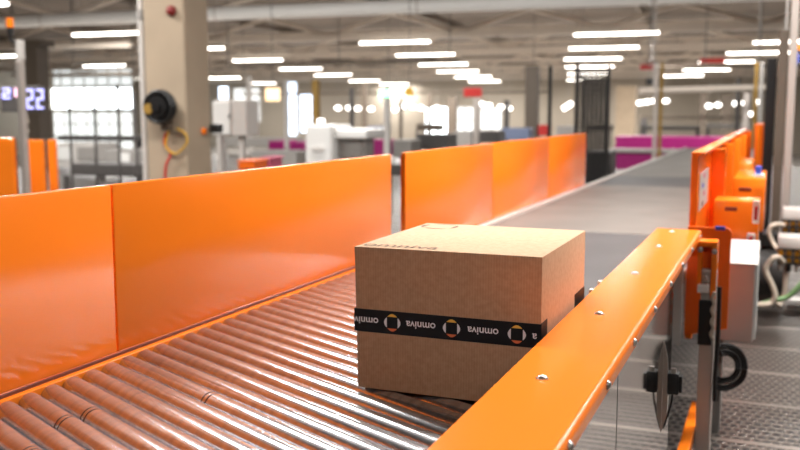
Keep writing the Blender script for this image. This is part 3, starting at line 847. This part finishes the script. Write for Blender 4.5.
# left end : post, display, orange machine
lpst = bthing('slim_post', 'pale slim post at the left edge with an orange beacon', 'post', 18, 8)
bgbox(MB(), 14, 21, 60, 0, 8, .06, z0=FLOOR).build('upright', M['alu'], lpst)
bgbox(MB(), 14, 21, 40, 60, 8, .06).build('upper_tube', M['offwhite'], lpst)
a = at(10, 24, 8); MB().cyl((a.x, a.y, a.z - .03), (a.x, a.y, a.z + .05), .032, 14).build('beacon', M['orange'], lpst, smooth=40)
MB().cyl((a.x, a.y, a.z - .09), (a.x, a.y, a.z - .03), .028, 14).build('beacon_base', M['black'], lpst, smooth=40)
b = at(16, 38, 8); MB().tube([(a.x, a.y, a.z - .08), (a.x, a.y, b.z - .02), (b.x, b.y + .03, b.z - .04)], .014).build('beacon_arm', M['black'], lpst)
ds = bthing('led_display', 'blue and pink digit display at the left edge', 'display', 22, 11, at(22, 100, 11).z)
bgbox(MB(), -6, 46, 86, 112, 11, .08).build('case', M['dgrey'], ds)
bgbox(MB(), 18, 22, 112, 0, 11.05, .05, z0=FLOOR).build('stand', M['dgrey'], ds)
DSY = front_y(-6, 46, 86, 11)
def digit2(px0, px1, py0, py1, m):
    """a seven-segment figure 2"""
    w = px1 - px0; h = py1 - py0; t = 2.2; mm = MB()
    ym = (py0 + py1) / 2
    for (a0, a1, b0, b1) in ((px0, px1, py0, py0 + t), (px0, px1, ym - t / 2, ym + t / 2), (px0, px1, py1 - t, py1), (px1 - t, px1, py0, ym), (px0, px0 + t, ym, py1)):
        bgface(mm, a0, a1, b0, b1, DSY, .015)
    mm.build('digit', M[m], ds)
digit2(27, 34, 89, 109, 'ledblue'); digit2(37, 44, 89, 109, 'ledblue')
digit2(3, 11, 88, 99, 'ledblue')
bgface(MB(), 15, 24, 88, 97, DSY, .015).build('symbol', M['ledpink'], ds)
for i, (p0, p1, d, t_, lb) in enumerate(((-12, 15, 9, 138, 'orange machine panel at the left edge of the picture'), (22, 44, 9.2, 140, 'orange machine panel right of the slim pale post'), (46, 55, 9.6, 140, 'narrow orange machine panel left of the grey racks'))):
    r = bthing('machine_guard', lb, 'guard panel', (p0 + p1) / 2, d, FLOOR, 'orange machine panels')
    bgbox(MB(), p0, p1, t_, 0, d, .05, z0=FLOOR + .1).build('sheet', M['orange'], r)
    bgbox(MB(), p0 + 1, p0 + 4, t_ - 1, 0, d + .06, .05, z0=FLOOR).build('leg', M['dgrey'], r)
    bgbox(MB(), p1 - 4, p1 - 1, t_ - 1, 0, d + .06, .05, z0=FLOOR).build('leg', M['dgrey'], r)
r = bthing('white_tag_chain', 'string of pale tags hanging beside the slim post', 'tags', 26, 8.6, at(26, 135, 8.6).z)
for k in range(5):
    bgbox(MB(), 22.5 + (k % 2), 27 + (k % 2), 114 + 5 * k, 118 + 5 * k, 8.6, .02, .004).build('tag', M['beige'], r)
r = bthing('steel_column', 'dark brown steel column behind the digit display', 'column', 28, 22)
bgbox(MB(), 17, 39, 46, 0, 22, .4, z0=FLOOR).build('shaft', M['brown'], r)
bgbox(MB(), 12, 44, 40, 46, 22, .5).build('head_plate', M['brown'], r)

# mezzanine edge with grey machinery on the left
def rackbox(px0, px1, py0, py1, d, m, label, cat='machine', name='machine', legs=True, dep=.8, extra=None):
    r = bthing(name, label, cat, (px0 + px1) / 2, d)
    bgbox(MB(), px0, px1, py0, py1, d, dep, .02).build('body', M[m], r)
    if legs:
        w = max(1.2, (px1 - px0) * .06)
        for q0 in (px0 + .5, px1 - .5 - w):
            bgbox(MB(), q0, q0 + w, py1 - .5, 0, d + .05, .08, .004, z0=FLOOR).build('leg', M['dgrey'], r)
    if extra: 
        for (a0, a1, b0, b1, mm, nm) in extra:
            bgface(MB(), a0, a1, b0, b1, front_y(px0, px1, py0, d), .028, .004).build(nm, M[mm], r)
    return r
rackbox(46, 143, 136, 141, 20, 'dgrey', 'long dark horizontal bar crossing before the left windows', 'handrail', 'handrail')
rackbox(52, 100, 143, 168, 19, 'offwhite', 'pale machine below the dark bar, left of the fence posts', extra=[(56, 74, 147, 160, 'white', 'door'), (78, 96, 147, 160, 'grey', 'door')])
rackbox(100, 143, 150, 172, 18, 'grey', 'grey machine below the left windows, next to the pillar', extra=[(120, 130, 153, 163, 'white', 'panel')])
rackbox(62, 142, 164, 176, 16, 'dgrey', 'low dark conveyor just above the left guard panel')
for i, (p, t_) in enumerate(((68, 96), (93, 98), (116, 84), (134, 92))):
    r = bthing('fence_post', 'thin dark fence post, %s from the left edge' % ('first second third fourth'.split()[i]), 'fence post', p, 15, FLOOR, 'thin dark fence posts')
    bgbox(MB(), p - 1, p + 1, t_, 0, 15, .04, .003, z0=FLOOR).build('upright', M['dgrey'], r)
    bgbox(MB(), p - 2.5, p + 2.5, 0, 0, 15, .1, .003, z0=FLOOR)  .bm.free()
    q0 = at(p, 150, 15); MB().box(q0.x - .07, q0.x + .07, q0.y - .05, q0.y + .09, FLOOR, FLOOR + .015).build('base_plate', M['dgrey'], r)

# right of the pillar : white cabinet, scanner, crates
r = bthing('wall_cabinet', 'white box cabinet on a stand right of the concrete pillar', 'cabinet', 230, 12)
bgbox(MB(), 212, 249, 100, 136, 12, .35, .01).build('housing', M['offwhite'], r)
bgface(MB(), 213.5, 231, 101.5, 134.5, front_y(212, 249, 100, 12), .029, .006).build('door', M['white'], r)
bgface(MB(), 229, 230, 114, 119, front_y(212, 249, 100, 12) - .028, .02, .002).build('handle', M['dgrey'], r)
bgbox(MB(), 216, 221, 136, 0, 12.1, .08, .004, z0=FLOOR).build('leg', M['offwhite'], r)
bgbox(MB(), 238, 243, 136, 0, 12.1, .08, .004, z0=FLOOR).build('leg', M['offwhite'], r)
r = bthing('mounting_post', 'grey mounting post between the concrete pillar and the white cabinet', 'post', 200, 10.4)
bgbox(MB(), 196, 200, 112, 0, 10.6, .05, .004, z0=FLOOR).build('upright', M['grey'], r)
bgbox(MB(), 201, 204, 112, 0, 10.6, .05, .004, z0=FLOOR).build('upright', M['offwhite'], r)
bgbox(MB(), 195, 205, 110, 112, 10.6, .06, .004).build('cap', M['offwhite'], r)
r = bthing('scanner', 'black barcode scanner on an arm beside the white cabinet', 'scanner', 211, 10.2, at(211, 130, 10.2).z)
bgbox(MB(), 208, 219, 124, 133, 10.2, .12, .02).build('body', M['black'], r)
bgbox(MB(), 199.5, 208, 127, 131, 10.3, .06, .01).build('arm', M['dgrey'], r)
bgbox(MB(), 199, 205, 128, 134, 10.15, .05, .01).build('clamp', M['orange'], r)
r = bthing('window_display', 'small bluish lit screen above the white cabinet', 'screen', 223, 14, at(223, 90, 14).z)
bgbox(MB(), 218, 229, 86, 101, 14, .05, .004).build('case', M['offwhite'], r)
bgface(MB(), 219, 228, 87, 99, front_y(218, 229, 86, 14), .01, .002).build('screen', M['paneblue'], r)
bgbox(MB(), 222, 225, 101, 0, 14.02, .04, .004, z0=FLOOR).build('stand', M['grey'], r)
def bin_(px0, px1, py0, py1, d, m, label):
    r = bthing('crate', label, 'crate', (px0 + px1) / 2, d)
    bgbox(MB(), px0, px1, py0, py1, d, .35, .02).build('bin', M[m], r)
    bgbox(MB(), px0 - .8, px1 + .8, py0 - .8, py0 + .8, d - .02, .39, .01).build('rim', M[m], r)
    bgbox(MB(), px0 + 1, px1 - 1, py1, 0, d + .02, .3, .01, z0=FLOOR).build('trolley', M['dgrey'], r)
bin_(236, 256, 161, 170, 11, 'orange_dark', 'orange red crate peeking over the guard panel right of the pillar')
bin_(259, 272, 158, 170, 12.5, 'pink', 'pink crate right of the orange red crate')
rackbox(216, 300, 138, 147, 30, 'grey', 'long grey conveyor line crossing behind the white cabinet')
rackbox(267, 285, 141, 152, 24, 'magenta', 'magenta machine cover left of the white scanner tunnel')
rackbox(289, 303, 142, 152, 23, 'magenta', 'small magenta machine cover touching the white scanner tunnel')
rackbox(363, 387, 140, 157, 22, 'magenta', 'magenta machine cover right of the white scanner tunnel')
rackbox(246, 300, 151, 166, 20, 'grey', 'low grey conveyor under the magenta covers')
r = bthing('scanner_tunnel', 'big white scanner machine behind the long guard panel', 'machine', 330, 15)
bgbox(MB(), 303, 333, 125, 0, 15, .9, .03, z0=FLOOR).build('tower', M['white'], r)
bgbox(MB(), 333.3, 369, 129, 139, 15, .9, .03).build('bridge', M['white'], r)
bgbox(MB(), 334, 363, 139, 158, 15.2, .6, .01).build('body', M['grey'], r)
bgbox(MB(), 360, 364, 139, 0, 15.2, .1, .004, z0=FLOOR).build('leg', M['offwhite'], r)
bgface(MB(), 312, 324, 147, 151, front_y(303, 333, 125, 15), .02, .004).build('name_plate', M['offwhite'], r)
a = at(321, 122, 15.3); MB().cyl((a.x, a.y, a.z - .08), (a.x, a.y, a.z + .05), .06, 14).build('signal_light', M['lampdim'], r)

def pole(px0, px1, ytop, d, m, label, name='pole', sign=None, z0=FLOOR, group=None):
    r = bthing(name, label, 'post', (px0 + px1) / 2, d, z0, group)
    bgbox(MB(), px0, px1, ytop, 0, d, (px1 - px0) * d / F, .01, z0=z0).build('upright', M[m], r)
    q0 = at((px0 + px1) / 2, 150, d); w = (px1 - px0) * d / F
    MB().box(q0.x - w, q0.x + w, q0.y - w * .2, q0.y + w * 1.5, z0, z0 + .03).build('base_plate', M['dgrey'], r)
    if sign:
        bgface(MB(), *sign[:4], front_y(px0, px1, ytop, d), .04, .01).build('sign', M[sign[4]], r)
    return r
pole(311, 318, 80, 20, 'ochre', 'ochre yellow post behind the white scanner tunnel')
pole(283, 287, 80, 21, 'offwhite', 'thin pale post left of the ochre post')
pole(349, 353, 88, 24, 'dgrey', 'dark thin post rising above the white scanner bridge')
pole(383, 389, 86, 20, 'offwhite', 'pale post with a green light near the end of the long guard', sign=(379, 390, 90, 97, 'greenlit'))
pole(447, 456, 97, 60, 'brown', 'brown column between the two bright far windows', z0=HALL)
pole(473, 479, 98, 24, 'alu', 'pale pinkish post under the red sign', sign=(464, 482, 88, 97, 'red'))
pole(525, 538, 66, 30, 'brown', 'wide dark brown column left of the black fence', 'steel_column', z0=HALL)
pole(504, 509, 100, 45, 'dgrey', 'dark thin column left of the wide brown column', z0=HALL)
pole(616, 636, 86, 60, 'concrete', 'pale concrete column right of the black mesh fence', 'concrete_column', z0=HALL)
pole(655, 659, 62, 16, 'alu', 'pale upright pole left of the ochre pole beside the belt')
pole(660.5, 664, 62, 16.5, 'ochre', 'ochre upright pole beside the far end of the belt')
pole(722, 733, 95, 55, 'brown', 'dark column behind the ribbed orange side guard', z0=HALL)
pole(737, 741, 78, 30, 'dgrey', 'thin dark post above the ribbed orange side guard', z0=HALL)
pole(744, 750, 93, 28, 'alu', 'pale post behind the orange drive covers', z0=HALL)
pole(755, 759, 62, 20, 'ochre', 'ochre post rising behind the tall orange guard')
pole(760.5, 764, 62, 19.5, 'offwhite', 'white post rising behind the tall orange guard')
pole(399, 402, 96, 40, 'brown', 'thin brown column above the gap between the guards', z0=HALL)

def hang(px0, px1, py0, py1, d, m, label, cat, name):
    r = bthing(name, label, cat, (px0 + px1) / 2, d, at(px0, py0, d).z)
    bgbox(MB(), px0, px1, py0, py1, d, .08, .01).build('plate', M[m], r)
    a = at((px0 + px1) / 2, py0, d)
    MB().cyl((a.x, a.y + .04, a.z), (a.x, a.y + .04, CEIL), .012, 6).build('hanger_rod', M['dgrey'], r)
hang(405, 413, 88, 96, 30, 'yellow', 'yellow sign hanging above the gap between the guard panels', 'sign', 'hanging_sign')
hang(640, 654, 64, 70, 40, 'red', 'red sign hanging left of the pale upright pole', 'sign', 'hanging_sign')
hang(700, 725, 58, 63, 60, 'red', 'red banner hanging behind a ceiling lamp on the right', 'sign', 'hanging_sign')
hang(790, 802, 44, 50, 20, 'orange', 'orange red sign at the upper right edge', 'sign', 'hanging_sign')
hang(791, 799, 53, 64, 22, 'blue', 'blue sign at the upper right edge', 'sign', 'hanging_sign')
hang(264, 280, 88, 101, 28, 'warmlit', 'warm yellow lit sign right of the white cabinet', 'sign', 'lit_sign')
hang(646, 653, 78, 85, 24, 'black', 'black loudspeaker hanging left of the pale pole', 'loudspeaker', 'loudspeaker')
a = at(640, 91, 26); b = at(770, 87, 26)
r = thing('cross_pipe', 'long pale pipe crossing above the magenta conveyor', 'pipe', (a.x, a.y, a.z))
MB().cyl(a, b, .09, 12).build('pipe', M['trussp'], r, smooth=40)
for t in (.1, .9):
    q0 = a.lerp(b, t); MB().cyl((q0.x, q0.y, q0.z), (q0.x, q0.y, CEIL), .02, 6).build('hanger_rod', M['grey'], r)

# cable trays, gantries and far lines that band the hall
def longbar(px0, px1, py, thick, d, m, label, name, cat):
    r = bthing(name, label, cat, (px0 + px1) / 2, d, at((px0 + px1) / 2, py, d).z)
    bgbox(MB(), px0, px1, py - thick / 2, py + thick / 2, d, .3, .01).build('bar', M[m], r)
    for t in (.08, .5, .92):
        a = at(px0 + (px1 - px0) * t, py, d)
        MB().cyl((a.x, a.y + .15, a.z), (a.x, a.y + .15, CEIL - .03), .02, 6).build('hanger_rod', M['dgrey'], r)
longbar(205, 470, 63, 3, 40, 'brown', 'long brown cable tray hanging over the white scanner machine', 'cable_tray', 'cable tray')
longbar(215, 560, 93, 2.4, 52, 'brown', 'long thin cable tray hanging above the far bright windows', 'cable_tray', 'cable tray')
longbar(0, 143, 46, 5, 45, 'trussp', 'pale cable tray hanging left of the concrete pillar', 'cable_tray', 'cable tray')
longbar(0, 143, 74, 2.5, 46, 'brown', 'brown cable tray hanging just above the left windows', 'cable_tray', 'cable tray')
longbar(640, 770, 66, 3, 42, 'brown', 'brown cable tray hanging behind the lamps on the right', 'cable_tray', 'cable tray')
longbar(400, 700, 48, 5, 64, 'brown', 'wide brown cable tray crossing behind the lamps in the middle', 'cable_tray', 'cable tray')
pole(575, 580, 60, 48, 'brown', 'brown column seen through the black mesh fence', 'steel_column', z0=HALL)
pole(700, 708, 84, 62, 'brown', 'brown column behind the long pale cross pipe', 'steel_column', z0=HALL)
pole(427, 431, 92, 58, 'brown', 'brown column in front of the first bright far window', 'steel_column', z0=HALL)
pole(361, 366, 84, 50, 'brown', 'brown column behind the bridge of the white scanner', 'steel_column', z0=HALL)
pole(246, 250, 76, 40, 'offwhite', 'pale column right of the white box cabinet', 'steel_column', z0=HALL)
rackbox(415, 440, 124, 131, 34, 'brown', 'brown machine low under the first bright far window')
rackbox(556, 576, 126, 138, 28, 'grey', 'grey machine left of the black mesh fence')
rackbox(640, 700, 126, 130, 40, 'dgrey', 'dark line just above the magenta conveyor, left half')
rackbox(706, 760, 124, 129, 38, 'grey', 'grey line just above the magenta conveyor, right half')
rackbox(366, 384, 126, 133, 30, 'bluegrey', 'blue grey box machine behind the white scanner bridge')

# magenta conveyor and things beyond the belt
r = bthing('magenta_conveyor', 'wide magenta sided conveyor crossing beyond the far end of the belt', 'conveyor', 660, 20)
bgbox(MB(), 613, 760, 137, 150, 22, 1.2, .02).build('side_wall', M['magenta'], r)
bgbox(MB(), 609, 690, 149, 153, 19.6, .3, .02).build('lower_rail', M['offwhite'], r)
bgbox(MB(), 609, 690, 153, 170, 19.7, .3, .02).build('lower_panel', M['magenta'], r)
for p in (612, 650, 690, 740):
    bgbox(MB(), p, p + 4, 148.5, 0, 20.1, .1, .01, z0=FLOOR).build('leg', M['offwhite'], r)
rackbox(500, 530, 128, 140, 28, 'bluegrey', 'blue grey machine above the far guard panels')
rackbox(478, 500, 131, 143, 25, 'dgrey', 'dark machine left of the blue grey machine')
rackbox(453, 472, 131, 148, 27, 'grey', 'grey machine under the far bright windows')
rackbox(415, 450, 134, 150, 22, 'dgrey', 'dark grey machine just above the gap in the guards')
rackbox(392, 412, 140, 158, 21, 'grey', 'grey machine seen through the gap between the guards')
rackbox(388, 420, 164, 176, 12, 'dgrey', 'low dark conveyor frame seen through the gap')
rackbox(538, 548, 125, 136, 30, 'red', 'small red machine left of the black fence')
rackbox(586, 612, 125, 131, 35, 'brown', 'brown machine visible through the black mesh fence')
rackbox(640, 760, 116, 119, 45, 'brown', 'long brown gantry above the magenta conveyor', 'gantry', 'gantry')

# black mesh fence beside the belt
mf = bthing('mesh_fence', 'black mesh fence standing left of the belt beyond the guards', 'fence', 595, 10)
for p in (577, 609):
    bgbox(MB(), p - 1.6, p + 1.6, 66, 0, 10, .05, .003, z0=FLOOR).build('post', M['black'], mf)
m = MB()
for k in range(1, 22):
    p = 577 + 32 * k / 22
    bgbox(m, p - .42, p + .42, 70, 0, 10.02, .006, 0, z0=FLOOR + .1)
for k in range(0, 26):
    yk = 70 + k * 5.2
    bgbox(m, 577, 609, yk - .3, yk + .3, 10.03, .006, 0)
m.build('wire_mesh', M['black'], mf)
mf = bthing('mesh_fence', 'black fence post with return mesh behind the last guard panel', 'fence', 552, 11)
bgbox(MB(), 548.5, 552, 66, 0, 11, .05, .003, z0=FLOOR).build('post', M['black'], mf)
m = MB()
for k in range(1, 12):
    p = 583 + 26 * k / 12
    bgbox(m, p - .5, p + .5, 80, 0, 13, .006, 0, z0=FLOOR + .1)
for k in range(0, 20): bgbox(m, 583, 609, 80 + k * 5 - .45, 80 + k * 5 + .45, 13.02, .006, 0)
bgbox(m, 583, 585, 78, 0, 13, .05, 0, z0=FLOOR); bgbox(m, 607, 609, 78, 0, 13, .05, 0, z0=FLOOR)
m.build('return_mesh', M['black'], mf)

rackbox(586, 611, 152, 190, 12, 'black', 'black machine cabinet low behind the black mesh fence')
# small far lamps low over the distant work stations
k = 0
for i, (px, py) in enumerate(((338, 108), (349, 108), (358, 108.5), (371, 109), (395, 109.5), (403, 106), (413, 107), (421, 108), (437, 108), (482, 104), (489, 105.5), (501, 107), (509, 108.5), (640, 103), (647, 102), (654, 101), (666, 101), (709, 106), (718, 105), (735, 103.5), (745, 103), (757, 102), (752, 114))):
    d = 62
    a = at(px, py, d)
    r = thing('work_lamp', 'small round far lamp low over the distant work stations', 'lamp', tuple(a), 'far work lamps')
    MB().sphere(a, .19, (1.2, 1, .8)).build('globe', M['lampdim'], r, smooth=60)
    MB().cyl((a.x, a.y, a.z + .2), (a.x, a.y, CEIL), .012, 5).build('cord', M['grey'], r)
a = at(568, 107, 50)
r = thing('slanted_lamp', 'short slanted white strip lamp left of the black mesh fence', 'lamp', tuple(a))
MB().cyl(at(563, 109, 50), at(572, 103, 50), .12, 10).build('tube', M['lampdim'], r, smooth=60)
MB().cyl((a.x, a.y, a.z), (a.x, a.y, CEIL), .012, 5).build('cord', M['grey'], r)

# ------------------------------------------------------------------ world and render look
w = bpy.data.worlds.new('world'); SC.world = w; w.use_nodes = True
w.node_tree.nodes['Background'].inputs['Color'].default_value = (.9, .95, 1, 1)
w.node_tree.nodes['Background'].inputs['Strength'].default_value = 1.0
SC.view_settings.view_transform = 'Standard'; SC.view_settings.look = 'None'
SC.view_settings.exposure = 0.0; SC.view_settings.gamma = 1.0
SC.view_settings.use_curve_mapping = False
SC.cycles.use_denoising = True
SC.cycles.caustics_reflective = False; SC.cycles.max_bounces = 10; SC.cycles.diffuse_bounces = 5; SC.cycles.glossy_bounces = 6
SC.cycles.sample_clamp_indirect = 8
